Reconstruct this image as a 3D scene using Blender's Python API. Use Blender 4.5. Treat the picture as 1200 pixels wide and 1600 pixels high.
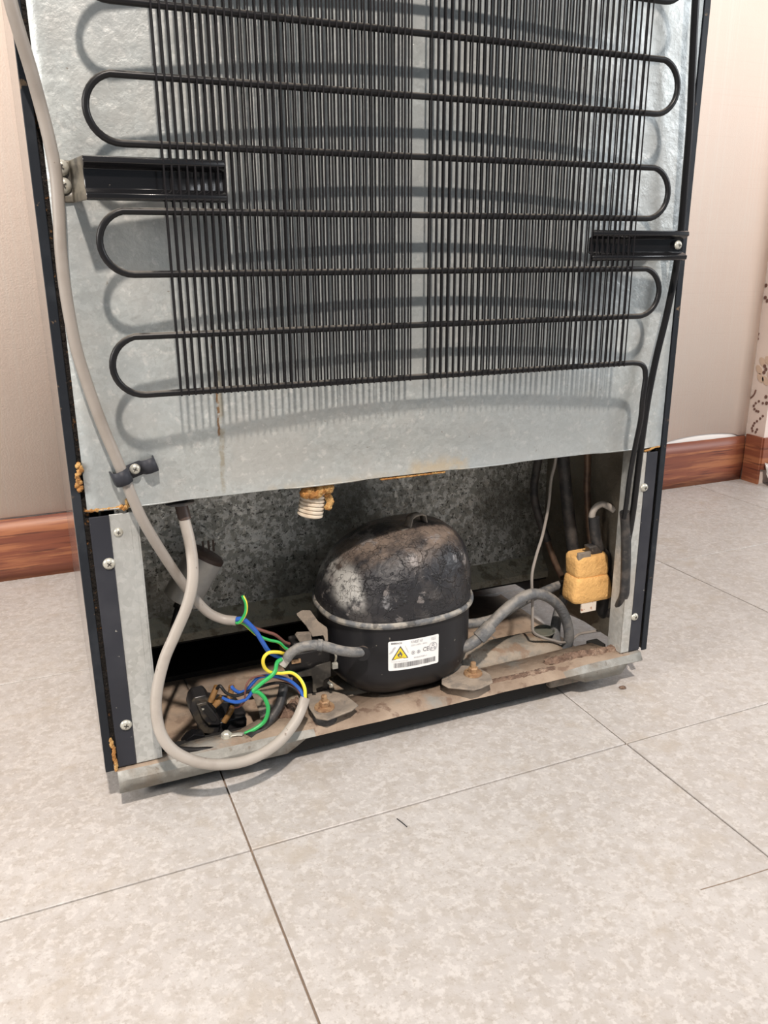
import bpy, bmesh, math, random
from mathutils import Vector, Matrix, noise
random.seed(7)
for o in list(bpy.data.objects): bpy.data.objects.remove(o)
sc = bpy.context.scene
col = sc.collection
# ---------------------------------------------------------------- camera
CP = Vector((-0.01468, -0.68531, 0.48725)); YAW, PIT, ROL, FPX = 0.397036, -0.302487, -0.006032, 1268.8
fw = Vector((math.sin(YAW)*math.cos(PIT), math.cos(YAW)*math.cos(PIT), math.sin(PIT)))
r0 = Vector((math.cos(YAW), -math.sin(YAW), 0)); u0 = r0.cross(fw)
RT = r0*math.cos(ROL) + u0*math.sin(ROL); UP = -r0*math.sin(ROL) + u0*math.cos(ROL)
cam = bpy.data.objects.new('camera', bpy.data.cameras.new('camera')); col.objects.link(cam)
M = Matrix((RT, UP, -fw)).transposed().to_4x4(); M.translation = CP
cam.matrix_world = M
cam.data.sensor_fit = 'HORIZONTAL'; cam.data.sensor_width = 36; cam.data.lens = 36*FPX/1200
cam.data.clip_start = 0.02
sc.camera = cam
# ---------------------------------------------------------------- light
w = bpy.data.worlds.new('world'); sc.world = w; w.use_nodes = True
bg = w.node_tree.nodes['Background']; bg.inputs[0].default_value = (0.72, 0.86, 1.0, 1); bg.inputs[1].default_value = 0.25
def lamp(name, loc, tgt, size, energy, color):
    l = bpy.data.lights.new(name, 'AREA'); l.shape = 'DISK'; l.size = size; l.energy = energy; l.color = color
    o = bpy.data.objects.new(name, l); col.objects.link(o); o.location = loc
    o.rotation_euler = (Vector(tgt)-Vector(loc)).to_track_quat('-Z', 'Y').to_euler(); return o
lamp('ceiling_lamp', (-0.10, -1.60, 2.5), (0.3, 0.0, 0.3), 0.11, 98, (1.0, 0.89, 0.80))
lamp('fill_right', (2.9, -1.2, 1.4), (1.0, 0.5, 0.2), 1.2, 46, (0.95, 0.97, 1.0))  # unseen fill lamp added on the right, mainly to lift the wall
lamp('fill_left', (-2.2, -0.45, 1.3), (-0.1, 0.65, 0.2), 1.0, 62, (1.0, 0.95, 0.90))  # unseen fill added to brighten the wall left of the fridge
sc.view_settings.view_transform = 'Standard'; sc.view_settings.look = 'None'
sc.view_settings.gamma = 1; sc.view_settings.use_curve_mapping = False
sc.view_settings.exposure = -0.08
# ---------------------------------------------------------------- helpers
def ray(px, py): return fw + RT*((px-600)/FPX) - UP*((py-800)/FPX)
def at(px, py, Y):                       # point of the photograph on the plane y = Y
    d = ray(px, py); return CP + d*((Y-CP.y)/d.y)
def atz(px, py, Z):
    d = ray(px, py); return CP + d*((Z-CP.z)/d.z)
def atx(px, py, X):
    d = ray(px, py); return CP + d*((X-CP.x)/d.x)
def spline(pts, n=8):
    P = [Vector(p) for p in pts]
    if len(P) < 3: return P
    Q = [P[0]*2-P[1]] + P + [P[-1]*2-P[-2]]; out = []
    for i in range(1, len(Q)-2):
        a, b, c, d = Q[i-1:i+3]
        for k in range(n):
            t = k/n
            out.append(0.5*((2*b)+(c-a)*t+(2*a-5*b+4*c-d)*t*t+(3*b-a-3*c+d)*t**3))
    out.append(P[-1]); return out
def up_from(p, n=5):                    # points that carry a line on upwards, beyond the frame
    return [p + Vector((-.0004*k, 0, .035*2**k)) for k in range(n-1, -1, -1)]
class MB:
    def __init__(s): s.v = []; s.f = []; s.m = []
    def add(s, vs, fs, mi=0):
        b = len(s.v); s.v += [tuple(x) for x in vs]
        for k, f in enumerate(fs): s.f.append(tuple(b+i for i in f)); s.m.append(mi[k] if isinstance(mi, list) else mi)
        return s
    def box(s, a, b, mi=0, rot=None, piv=None):
        x0, y0, z0 = a; x1, y1, z1 = b
        vs = [Vector(p) for p in ((x0,y0,z0),(x1,y0,z0),(x1,y1,z0),(x0,y1,z0),(x0,y0,z1),(x1,y0,z1),(x1,y1,z1),(x0,y1,z1))]
        if rot is not None:
            c = Vector(piv) if piv is not None else (Vector(a)+Vector(b))/2
            vs = [rot @ (p-c) + c for p in vs]
        return s.add(vs, [(0,3,2,1),(4,5,6,7),(0,1,5,4),(1,2,6,5),(2,3,7,6),(3,0,4,7)], mi)
    def tube(s, pts, r, seg=12, mi=0, sm=8, flat=1.0, ang=None):
        P = spline(pts, sm) if sm > 1 else [Vector(p) for p in pts]
        n = len(P); T = []
        for i in range(n): T.append((P[min(i+1, n-1)]-P[max(i-1, 0)]).normalized())
        N = T[0].orthogonal().normalized()
        if ang is not None:
            N = (Vector(ang) - T[0]*T[0].dot(Vector(ang))).normalized()
        vs = []
        for i in range(n):
            N = (N - T[i]*N.dot(T[i])).normalized(); B = T[i].cross(N)
            if callable(r): rr = r(i/(n-1))
            else: rr = r
            for k in range(seg):
                a = 2*math.pi*k/seg; vs.append(P[i] + (N*math.cos(a) + B*math.sin(a)*flat)*rr)
        fs = []; ms = []
        for i in range(n-1):
            for k in range(seg):
                k2 = (k+1) % seg; fs.append((i*seg+k, i*seg+k2, (i+1)*seg+k2, (i+1)*seg+k))
                ms.append(mi[k*len(mi)//seg] if isinstance(mi, (list, tuple)) else mi)
        m0 = mi[0] if isinstance(mi, (list, tuple)) else mi
        fs.append(tuple(reversed(range(seg)))); fs.append(tuple((n-1)*seg+k for k in range(seg))); ms += [m0, m0]
        return s.add(vs, fs, ms)
    def lathe(s, prof, org, axis, seg=24, mi=0, squash=1.0):
        axis = Vector(axis).normalized(); N = axis.orthogonal().normalized(); B = axis.cross(N); org = Vector(org)
        vs = []; fs = []
        for (r, h) in prof:
            for k in range(seg):
                a = 2*math.pi*k/seg; vs.append(org + axis*h + (N*math.cos(a) + B*math.sin(a)*squash)*max(r, 1e-5))
        for i in range(len(prof)-1):
            for k in range(seg):
                k2 = (k+1) % seg; fs.append((i*seg+k, i*seg+k2, (i+1)*seg+k2, (i+1)*seg+k))
        fs.append(tuple(reversed(range(seg)))); fs.append(tuple((len(prof)-1)*seg+k for k in range(seg)))
        return s.add(vs, fs, mi)
    def prism(s, pts, ext, mi=0):            # closed outline (3-D points) extruded along ext
        n = len(pts); P = [Vector(p) for p in pts]; e = Vector(ext)
        vs = P + [p+e for p in P]
        fs = [tuple(reversed(range(n))), tuple(range(n, 2*n))] + [(i, (i+1) % n, n+(i+1) % n, n+i) for i in range(n)]
        return s.add(vs, fs, mi)
    def grid(s, fn, nu, nv, mi=0, wrap=False):
        vs = [fn(i/nu, j/nv) for j in range(nv+1) for i in range(nu + (0 if wrap else 1))]
        W = nu if wrap else nu+1; fs = []
        for j in range(nv):
            for i in range(nu):
                i2 = (i+1) % W; fs.append((j*W+i, j*W+i2, (j+1)*W+i2, (j+1)*W+i))
        return s.add(vs, fs, mi)
    def build(s, name, mats, parent=None, bev=0, smooth=40, fix=True):
        me = bpy.data.meshes.new(name); me.from_pydata(s.v, [], s.f)
        for m in (mats if isinstance(mats, (list, tuple)) else [mats]): me.materials.append(m)
        for p, k in zip(me.polygons, s.m): p.material_index = k
        if fix:
            bm = bmesh.new(); bm.from_mesh(me); bmesh.ops.recalc_face_normals(bm, faces=bm.faces); bm.to_mesh(me); bm.free()
        me.validate(); 
        if smooth:
            me.shade_smooth(); me.set_sharp_from_angle(angle=math.radians(smooth))
        o = bpy.data.objects.new(name, me); col.objects.link(o)
        if parent: child(o, parent)
        if bev:
            b = o.modifiers.new('bevel', 'BEVEL'); b.width = bev; b.segments = 2; b.limit_method = 'ANGLE'
        return o
def wloc(o):
    v = Vector((0, 0, 0))
    while o is not None: v = v + o.location; o = o.parent
    return v
ORG = {}
def child(o, p):
    o.parent = p; o.matrix_parent_inverse = Matrix.Translation(-ORG.get(p.name, Vector((0, 0, 0))))
def tag(o, label=None, cat=None, group=None, kind=None):
    if label: o['label'] = label
    if cat: o['category'] = cat
    if group: o['group'] = group
    if kind: o['kind'] = kind
    return o
def thing(name, loc, label, cat, group=None):
    o = bpy.data.objects.new(name, None); o.empty_display_size = 0.02; col.objects.link(o); o.location = loc
    ORG[o.name] = Vector(loc); return tag(o, label, cat, group)
def inst(o, loc, parent=None, rot=None, name=None):
    c = o.copy(); col.objects.link(c); c.location = loc
    if rot: c.rotation_euler = rot
    if parent: child(c, parent)
    return c
# ---------------------------------------------------------------- materials
def mat(name, base, rough=0.5, metal=0.0, layers=(), bump=None, coat=0.0, rvar=None, spec=0.5):
    """layers: (kind, scale, lo, hi, colour, amount[, stretch]) mixed one over another by a texture mask"""
    m = bpy.data.materials.new(name); m.use_nodes = True; nt = m.node_tree; N = nt.nodes; L = nt.links
    b = N['Principled BSDF']; b.inputs['Roughness'].default_value = rough; b.inputs['Metallic'].default_value = metal
    b.inputs['Coat Weight'].default_value = coat; b.inputs['Coat Roughness'].default_value = 0.1
    b.inputs['Specular IOR Level'].default_value = spec
    tc = N.new('ShaderNodeTexCoord'); cur = None
    def tex(kind, scale, stretch=(1, 1, 1), off=0):
        mp = N.new('ShaderNodeMapping'); mp.inputs['Scale'].default_value = stretch; mp.inputs['Location'].default_value = (off, off*1.7, off*.6)
        L.new(tc.outputs['Object'], mp.inputs['Vector'])
        if kind == 'noise':
            t = N.new('ShaderNodeTexNoise'); t.inputs['Scale'].default_value = scale; t.inputs['Detail'].default_value = 6; t.inputs['Roughness'].default_value = .6; out = t.outputs['Fac']
        elif kind == 'voro':
            t = N.new('ShaderNodeTexVoronoi'); t.inputs['Scale'].default_value = scale
            sp = N.new('ShaderNodeSeparateColor'); L.new(t.outputs['Color'], sp.inputs[0]); out = sp.outputs[0]
        elif kind == 'crack':
            t = N.new('ShaderNodeTexVoronoi'); t.feature = 'DISTANCE_TO_EDGE'; t.inputs['Scale'].default_value = scale
            nz = N.new('ShaderNodeTexNoise'); nz.inputs['Scale'].default_value = scale*1.3; nz.inputs['Detail'].default_value = 5
            L.new(mp.outputs[0], nz.inputs['Vector']); mx = N.new('ShaderNodeMix'); mx.data_type = 'VECTOR'; mx.inputs[0].default_value = .06
            L.new(mp.outputs[0], mx.inputs[4]); L.new(nz.outputs['Color'], mx.inputs[5]); L.new(mx.outputs[1], t.inputs['Vector']); out = t.outputs['Distance']; return out
        L.new(mp.outputs[0], t.inputs['Vector']); return out
    def ramp(src, lo, hi):
        r = N.new('ShaderNodeMapRange'); r.inputs[1].default_value = lo; r.inputs[2].default_value = hi; r.interpolation_type = 'SMOOTHSTEP'
        L.new(src, r.inputs[0]); return r.outputs[0]
    def mul(a, k):
        x = N.new('ShaderNodeMath'); x.operation = 'MULTIPLY'; L.new(a, x.inputs[0])
        if isinstance(k, (int, float)): x.inputs[1].default_value = k
        else: L.new(k, x.inputs[1])
        return x.outputs[0]
    for i, ly in enumerate(layers):
        kind, scale, lo, hi, c, amt = ly[:6]
        if kind == 'up':        # dust settled on surfaces that face up
            g = N.new('ShaderNodeNewGeometry'); s2 = N.new('ShaderNodeSeparateXYZ'); L.new(g.outputs['Normal'], s2.inputs[0])
            fac = mul(ramp(s2.outputs[2], lo, hi), ramp(tex('noise', scale), .35, .6))
        elif kind == 'rect':    # stain with a place of its own: scale = (x0,x1,z0,z1)
            s2 = N.new('ShaderNodeSeparateXYZ'); L.new(tc.outputs['Object'], s2.inputs[0]); x0, x1, z0, z1 = scale
            nz = tex('noise', 90); ad = N.new('ShaderNodeMath'); ad.operation = 'MULTIPLY_ADD'; L.new(nz, ad.inputs[0]); ad.inputs[1].default_value = .006; L.new(s2.outputs[0], ad.inputs[2])
            e = lo
            a = ramp(ad.outputs[0], x0-e+.003, x0+e+.003); bb = ramp(ad.outputs[0], x1+e+.003, x1-e+.003)
            c1 = ramp(s2.outputs[2], z0-e*2, z0+e*2); d1 = ramp(s2.outputs[2], z1+e*2, z1-e*2)
            fac = mul(mul(a, bb), mul(c1, mul(d1, ramp(tex('noise', hi), .35, .55))))
        else:
            st = ly[6] if len(ly) > 6 else (1, 1, 1)
            fac = ramp(tex(kind, scale, st, i*3.1), lo, hi)
        fac = mul(fac, amt)
        mx = N.new('ShaderNodeMix'); mx.data_type = 'RGBA'; L.new(fac, mx.inputs[0])
        if cur is None: mx.inputs[6].default_value = (*base, 1)
        else: L.new(cur, mx.inputs[6])
        mx.inputs[7].default_value = (*c, 1); cur = mx.outputs[2]
    if cur is None: b.inputs['Base Color'].default_value = (*base, 1)
    else: L.new(cur, b.inputs['Base Color'])
    if rvar:
        sc_, a_, b_ = rvar; r = N.new('ShaderNodeMapRange'); L.new(tex('noise', sc_, off=9), r.inputs[0]); r.inputs[1].default_value = .3; r.inputs[2].default_value = .7
        r.inputs[3].default_value = a_; r.inputs[4].default_value = b_; L.new(r.outputs[0], b.inputs['Roughness'])
    if bump:
        prev = None
        for (kind, scale, dist, lo, hi) in bump:
            bp = N.new('ShaderNodeBump'); bp.inputs['Distance'].default_value = dist; bp.inputs['Strength'].default_value = 1
            L.new(ramp(tex(kind, scale), lo, hi), bp.inputs['Height'])
            if prev: L.new(prev, bp.inputs['Normal'])
            prev = bp.outputs[0]
        L.new(prev, b.inputs['Normal'])
    return m
K = {}
K['sheet'] = mat('galvanised_sheet', (.40, .425, .415), .42, .35, [
    ('voro', 230, .0, 1., (.485, .515, .505), .7), ('voro', 420, .55, 1., (.35, .355, .345), .35), ('noise', 14, .42, .62, (.455, .455, .43), .6), ('noise', 130, .56, .68, (.66, .66, .63), .5),
    ('noise', 5, .4, .65, (.33, .37, .39), .45), ('noise', 160, .68, .74, (.20, .17, .13), .8), ('noise', 70, .70, .76, (.72, .72, .70), .7),
    ('rect', (.1168, .1188, .345, .44), .0006, 150, (.20, .10, .035), .95), ('rect', (.1185, .1225, .292, .40), .0012, 60, (.30, .27, .20), .75),
    ('rect', (.30, .36, .288, .300), .006, 50, (.55, .40, .20), .7), ('rect', (.16, .30, .288, .293), .003, 90, (.50, .42, .30), .5)],
    bump=[('noise', 60, .0004, .3, .7), ('voro', 230, .00003, 0, 1)], rvar=(30, .34, .55))
K['galv'] = mat('galvanised_strip', (.44, .45, .43), .45, .35, [('voro', 240, 0, 1, (.58, .59, .57), .7), ('noise', 20, .45, .65, (.36, .37, .36), .5), ('noise', 8, .55, .7, (.40, .33, .25), .35)], bump=[('noise', 80, .0003, .3, .7)])
K['rail'] = mat('dulled_rail_zinc', (.27, .265, .24), .5, .2, [('noise', 60, .45, .62, (.36, .355, .33), .7), ('noise', 18, .5, .65, (.20, .165, .125), .7), ('noise', 130, .6, .68, (.15, .12, .09), .6)], bump=[('noise', 60, .0004, .3, .7)])
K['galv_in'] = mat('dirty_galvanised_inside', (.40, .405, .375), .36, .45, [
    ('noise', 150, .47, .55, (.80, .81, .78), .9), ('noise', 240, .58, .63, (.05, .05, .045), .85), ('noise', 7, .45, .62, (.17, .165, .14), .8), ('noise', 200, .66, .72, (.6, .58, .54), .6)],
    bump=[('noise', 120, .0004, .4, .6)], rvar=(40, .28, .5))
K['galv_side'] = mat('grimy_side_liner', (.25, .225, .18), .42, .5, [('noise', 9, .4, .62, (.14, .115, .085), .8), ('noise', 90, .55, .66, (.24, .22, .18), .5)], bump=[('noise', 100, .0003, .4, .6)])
K['galv_lip'] = mat('dusty_lip', (.42, .40, .33), .6, .2, [('noise', 110, .45, .55, (.47, .44, .35), .8), ('noise', 60, .5, .6, (.15, .13, .09), .7)], bump=[('noise', 120, .0005, .4, .6)])
K['dark_paint'] = mat('slate_paint', (.028, .030, .038), .5, 0, [('noise', 120, .70, .73, (.6, .57, .5), .9), ('noise', 6, .4, .7, (.065, .066, .075), .8)], spec=.22)
K['edge_paint'] = mat('chipped_slate_edge', (.014, .017, .022), .45, 0, [('noise', 60, .64, .69, (.22, .15, .09), .7), ('noise', 25, .5, .7, (.03, .035, .042), .7)], spec=.22)
K['foam_dark'] = mat('charred_foam', (.012, .009, .007), .9, 0, [('noise', 220, .60, .68, (.20, .09, .025), .9), ('noise', 400, .68, .72, (.4, .33, .25), .8)], bump=[('noise', 200, .002, .3, .7)])
K['foam'] = mat('orange_foam', (.42, .19, .05), .9, 0, [('noise', 120, .45, .6, (.62, .38, .14), .9), ('noise', 60, .58, .66, (.10, .045, .02), .9)], bump=[('noise', 150, .002, .3, .7)])
K['side_paint'] = mat('glossy_side_panel', (.16, .15, .14), .16, .0, [('noise', 5, .4, .6, (.13, .12, .12), .6)], coat=.6)
K['wire'] = mat('black_enamel_wire', (.010, .009, .010), .45, 0, [('up', 60, .35, .9, (.12, .10, .08), .6), ('noise', 260, .66, .72, (.18, .08, .03), .8)], spec=.22)
K['tube'] = mat('black_enamel_tube', (.011, .011, .012), .36, 0, [('up', 60, .3, .95, (.17, .155, .135), .8)], spec=.22)
K['bracket'] = mat('gloss_black_plastic', (.008, .008, .009), .26, 0, [('noise', 200, .70, .74, (.25, .22, .18), .5)], coat=.25, spec=.3)
K['bracket_dusty'] = mat('dusty_black_plastic', (.05, .045, .038), .4, 0, [('noise', 40, .4, .62, (.20, .18, .14), .8)])
K['screw'] = mat('zinc_screw', (.50, .49, .43), .35, .35, [('noise', 300, .55, .65, (.4, .36, .27), .6)])
K['screw_slot'] = mat('screw_recess', (.05, .045, .04), .6)
K['cable'] = mat('grey_cable_sheath', (.30, .27, .24), .45, 0, [('noise', 25, .45, .65, (.25, .22, .19), .6), ('noise', 150, .68, .72, (.14, .10, .08), .8)])
K['cable2'] = mat('pale_cable_sheath', (.38, .345, .305), .45, 0, [('noise', 22, .45, .65, (.29, .255, .22), .6), ('noise', 90, .66, .70, (.16, .12, .09), .9)])
K['blue'] = mat('blue_insulation', (.02, .10, .42), .4, 0, [('noise', 60, .6, .7, (.12, .16, .3), .5)])
K['brown'] = mat('brown_insulation', (.17, .065, .05), .45)
K['yellow'] = mat('yellow_insulation', (.85, .66, .05), .4)
K['green'] = mat('green_insulation', (.03, .42, .10), .4)
K['black'] = mat('black_insulation', (.015, .014, .014), .45, 0, [('noise', 90, .55, .7, (.10, .09, .08), .6)], spec=.22)
K['greytube'] = mat('grey_dusty_pipe', (.11, .115, .12), .55, 0, [('noise', 60, .42, .6, (.19, .185, .175), .8), ('up', 80, .3, .9, (.34, .31, .27), .8)], bump=[('noise', 200, .0003, .4, .6)])
K['blackrub'] = mat('black_rubber_sleeve', (.02, .02, .021), .55, 0, [('noise', 50, .45, .62, (.075, .065, .058), .8), ('noise', 200, .66, .7, (.3, .25, .2), .5)])
K['copper'] = mat('grimy_copper', (.16, .10, .065), .45, .4, [('noise', 40, .45, .6, (.07, .045, .035), .8)])
K['comp'] = mat('black_compressor_paint', (.016, .016, .018), .32, 0, [('noise', 130, .68, .72, (.30, .27, .23), .5), ('noise', 12, .55, .7, (.05, .046, .042), .6), ('up', 30, .55, .98, (.16, .125, .10), .9)], rvar=(25, .25, .5), spec=.22)
K['dome'] = mat('peeling_compressor_paint', (.016, .0155, .018), .4, 0, [
    ('noise', 26, .5, .62, (.055, .050, .048), .8), ('up', 26, .40, .9, (.19, .145, .115), .95),
    ('noise', 34, .60, .64, (.21, .19, .18), .75), ('noise', 15, .64, .68, (.32, .32, .33), .6), ('rect', (.236, .256, .152, .186), .004, 60, (.46, .45, .42), .85), ('crack', 38, .022, .0, (.004, .004, .004), .8)],
    bump=[('noise', 34, .0012, .57, .62), ('crack', 38, .0009, .0, .03), ('noise', 140, .0004, .3, .7)], rvar=(30, .25, .6))
K['seam'] = mat('dusty_grey_seam', (.12, .125, .13), .5, 0, [('noise', 60, .42, .58, (.36, .33, .28), .85), ('noise', 100, .55, .65, (.03, .03, .03), .7)])
K['rust'] = mat('rusty_steel', (.30, .17, .09), .65, .3, [('noise', 120, .4, .6, (.45, .30, .17), .8), ('noise', 200, .55, .65, (.12, .06, .03), .8)])
K['dustplate'] = mat('dust_covered_plate', (.22, .185, .15), .8, 0, [('noise', 30, .4, .6, (.33, .27, .21), .8), ('noise', 90, .5, .6, (.15, .13, .11), .6)], bump=[('noise', 90, .0006, .3, .7)])
K['base'] = mat('dusty_base_flange', (.27, .20, .145), .75, .05, [('noise', 22, .4, .6, (.36, .28, .21), .8), ('noise', 60, .55, .65, (.16, .10, .07), .8), ('noise', 9, .58, .66, (.24, .24, .22), .8)], bump=[('noise', 80, .0006, .3, .7)])
K['beam'] = mat('dusty_beam', (.34, .28, .215), .6, .1, [('noise', 16, .48, .6, (.16, .16, .145), .8), ('noise', 45, .52, .64, (.24, .155, .10), .8)], bump=[('noise', 70, .0008, .3, .7)])
K['cup'] = mat('greenish_cup', (.16, .17, .14), .5, .2, [('noise', 30, .45, .65, (.3, .26, .2), .6)])
K['dirt'] = mat('brown_dirt', (.26, .17, .12), .95, 0, [('noise', 120, .4, .6, (.14, .085, .06), .8), ('noise', 60, .55, .65, (.42, .31, .23), .8)], bump=[('noise', 180, .002, .3, .7)])
K['alu'] = mat('brushed_aluminium', (.60, .57, .53), .35, .25, [('noise', 20, .45, .65, (.36, .34, .31), .6)])
K['amber'] = mat('amber_sleeve', (.20, .10, .03), .35, 0, [('noise', 80, .45, .6, (.36, .20, .08), .7)])
K['brownplast'] = mat('brown_plastic_cap', (.07, .045, .035), .5)
K['hose'] = mat('ivory_hose', (.62, .54, .43), .55, 0, [('noise', 60, .5, .65, (.42, .33, .24), .7)])
K['pad'] = mat('yellow_foam_pad', (.80, .47, .17), .85, 0, [('noise', 40, .45, .65, (.66, .36, .12), .7), ('noise', 160, .66, .7, (.3, .15, .06), .7)], bump=[('noise', 250, .0005, .3, .7)])
K['tagwhite'] = mat('rusty_white_plate', (.80, .72, .62), .5, 0, [('noise', 110, .55, .62, (.42, .16, .07), .9)])
K['paper'] = mat('white_label_paper', (.86, .86, .84), .5)
K['ink'] = mat('label_ink', (.10, .10, .11), .6)
K['inkgrey'] = mat('label_grey_ink', (.34, .34, .36), .6)
K['warn'] = mat('warning_yellow', (.90, .66, .03), .5)
K['plaster'] = mat('white_plaster', (.82, .80, .77), .8)
K['wallp'] = mat('cream_wallpaper', (.93, .77, .665), .72, 0, [
    ('noise', 3, .35, .65, (.93, .80, .70), .8), ('noise', 1.0, .5, .62, (.95, .86, .77), .35, (260, 1, .6)), ('noise', 1.0, .55, .7, (.84, .69, .58), .25, (2, 2, 300))],
    bump=[('noise', 400, .0001, .3, .7)])
K['wallf'] = mat('floral_wallpaper', (.72, .61, .55), .7, 0, [('noise', 6, .4, .6, (.78, .67, .60), .7)])
K['flower'] = mat('wallpaper_flower_print', (.17, .09, .07), .8)
K['petal'] = mat('wallpaper_petal_print', (.62, .47, .36), .8)
K['wood'] = mat('wood_look_skirting', (.25, .08, .042), .45, 0, [
    ('noise', 1.0, .35, .65, (.17, .052, .032), .95, (3, 3, 42)), ('noise', 2.0, .48, .62, (.40, .16, .075), .8, (2.2, 2.2, 40)), ('noise', 3.0, .56, .66, (.08, .025, .02), .8, (2.2, 2.2, 55))])
K['plastic'] = mat('clear_crumpled_film', (.66, .62, .58), .2, .2)
K['grout'] = mat('dark_grout', (.24, .18, .135), .9)
K['relay'] = mat('relay_plastic', (.022, .021, .022), .32, 0, [('noise', 60, .55, .66, (.09, .075, .055), .7)])
K['void'] = mat('black_underside_and_shade', (.012, .011, .010), .8)
def tile_mat():
    m = mat('beige_floor_tile', (.455, .430, .408), .36, 0, [
        ('noise', 7, .40, .62, (.505, .482, .460), .8), ('noise', 70, .44, .60, (.39, .355, .318), .55), ('noise', 170, .50, .62, (.60, .575, .55), .55),
        ('noise', 330, .56, .66, (.32, .28, .24), .45), ('noise', 16, .55, .68, (.40, .35, .29), .45), ('noise', 260, .76, .775, (.10, .07, .05), .7)],
        bump=[('noise', 90, .0002, .35, .65)], rvar=(14, .3, .45))
    return m
K['tile'] = tile_mat()
# ---------------------------------------------------------------- setting
S, OX, OY, TH = 0.401752, 0.103525, -0.102524, 0.006608
floor = MB().box((-1.2, -1.9, -.02), (2.4, .70, -.0025)).build('floor', K['grout']); tag(floor, kind='structure')
g = .00085
tile0 = None
tmesh = MB().box((g, g, -.012), (S-g, S-g, 0))
for i in range(-3, 6):
    for j in range(-4, 2):
        x, y = i*S, j*S
        P = Vector((OX + math.cos(TH)*x - math.sin(TH)*y, OY + math.sin(TH)*x + math.cos(TH)*y, 0))
        if P.x > 2.2 or P.x < -1.15 or P.y < -1.8: continue
        dz = random.uniform(-.0003, 0)
        if tile0 is None:
            tile0 = tmesh.build('floor_tile', K['tile'], floor, bev=.0007); tile0.location = (P.x, P.y, dz); tile0.rotation_euler = (0, 0, TH)
        else: inst(tile0, (P.x, P.y, dz), floor, (0, 0, TH))
# brown dust settled on the tiles inside the open compressor bay
K['dust'] = mat('settled_brown_dust', (.33, .24, .175), .9, 0, [('noise', 20, .4, .6, (.42, .32, .235), .8), ('noise', 70, .5, .62, (.22, .155, .11), .6), ('noise', 9, .5, .64, (.18, .17, .15), .5)])
m = MB()
def tl(i, e): return lambda y: OX + i*S - math.sin(TH)*(y-OY) + e
for fa_, fb_ in ((lambda y: .020, tl(0, -.0012)), (tl(0, .0012), tl(1, -.0012)), (tl(1, .0012), lambda y: .588)):
    def df(u, v, fa_=fa_, fb_=fb_):
        y = .036 + v*(.262-.006*math.sin(u*9)); a, b = fa_(y), fb_(y); return Vector((a + (b-a)*u, y, .0004 + .0003*noise.noise(Vector((u*20, v*20, 0)))))
    m.grid(df, 24, 12)
o = m.build('dust_film', K['dust'], floor, fix=False); tag(o, kind='stuff')
# wall behind, with wallpaper cut short of the plaster above the skirting
wall = MB().box((-1.6, .664, -.002), (1.60, .72, 2.4)).build('wall_back', K['plaster']); tag(wall, kind='structure')
def wp_edge(x):
    e = .102
    if 1.19 < x < 1.42: e += .0125*max(0, math.sin(math.pi*(x-1.19)/.25))**.8
    if x < .06: e += .0015
    return e
xs = [-1.6+.02*i for i in range(0, 152)] + [1.4365]
vs = []
for x in xs: vs += [(x, .6605, wp_edge(x)), (x, .6605, 2.4)]
MB().add(vs, [(2*i, 2*i+2, 2*i+3, 2*i+1) for i in range(len(xs)-1)]).build('wallpaper', K['wallp'], wall, fix=False)
wp = bpy.data.objects['wallpaper']; so = wp.modifiers.new('solid', 'SOLIDIFY'); so.thickness = .003; so.offset = -1
bb = MB()
def sk(u, v):
    x = -1.6 + u*3.034; top = .1015 + (.0012*noise.noise(Vector((x*9, 0, 0))) if x < .1 else 0)
    return Vector((x, .6575 - .0018*math.sin(math.pi*v) + .0012*noise.noise(Vector((x*6, v*2, 3))), v*top))
bb.grid(sk, 110, 4)
b_ = bb.build('baseboard_back', K['wood'], fix=False); so = b_.modifiers.new('s', 'SOLIDIFY'); so.thickness = .004; so.offset = 1
tag(b_, kind='structure')
b_.modifiers['s'].offset = -1
pil = MB().box((1.440, .612, -.002), (2.2, .663, 2.4)).build('wall_right', K['wallf']); tag(pil, kind='structure')
# skirting wrapped round the pillar
o = MB()
o.prism([(1.4335, .655, 0), (1.4395, .655, 0), (1.4395, .655, .106), (1.4325, .655, .1065)], (.0, -.046, -.001))
o.prism([(1.4375, .6055, .034), (1.4600, .6060, .030), (1.50, .6060, .045), (1.56, .6060, .02), (1.60, .6060, .0), (2.2, .606, 0), (2.2, .606, .104), (1.436, .6055, .105)], (0, .0055, 0))
o = o.build('baseboard_right', K['wood'], bev=.0008); tag(o, kind='structure')
# print on the pillar's wallpaper
fl = MB()
def dot(px, py, r=.0028):
    p = atx(px, py, 1.4395); fl.lathe([(r, -.0002), (r, .0008)], p, (-1, 0, 0), 8)
for q in [(1182,642),(1179,639),(1178,634),(1181,630),(1186,627),(1192,630),(1192,650),(1188,654),(1183,658),(1179,661),(1177,665),(1175,669),(1176,673),(1181,675),(1183,671),(1185,643)]: dot(*q)
fl.tube([atx(1166, 624, 1.439), atx(1174, 621, 1.439), atx(1179, 615, 1.439), atx(1181, 609, 1.439)], .0018, 6)
fl.tube([atx(1185, 520, 1.439), atx(1183, 526, 1.439), atx(1184, 531, 1.439)], .003, 6)
for q in [(1195,572),(1197,577),(1194,582),(1199,470),(1196,465),(1197,446),(1198,630),(1197,620)]: dot(*q, r=.004)
fl.build('flower_print', K['flower'], pil)
pf = MB()
for k in range(7):
    a = k*.9; c = atx(1196, 579, 1.4395); pf.lathe([(.012, -.0002), (.012, .0004)], c + Vector((0, math.cos(a)*.017, math.sin(a)*.022)), (-1, 0, 0), 10, squash=.6)
pf.build('petal_print', K['petal'], pil)
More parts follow.
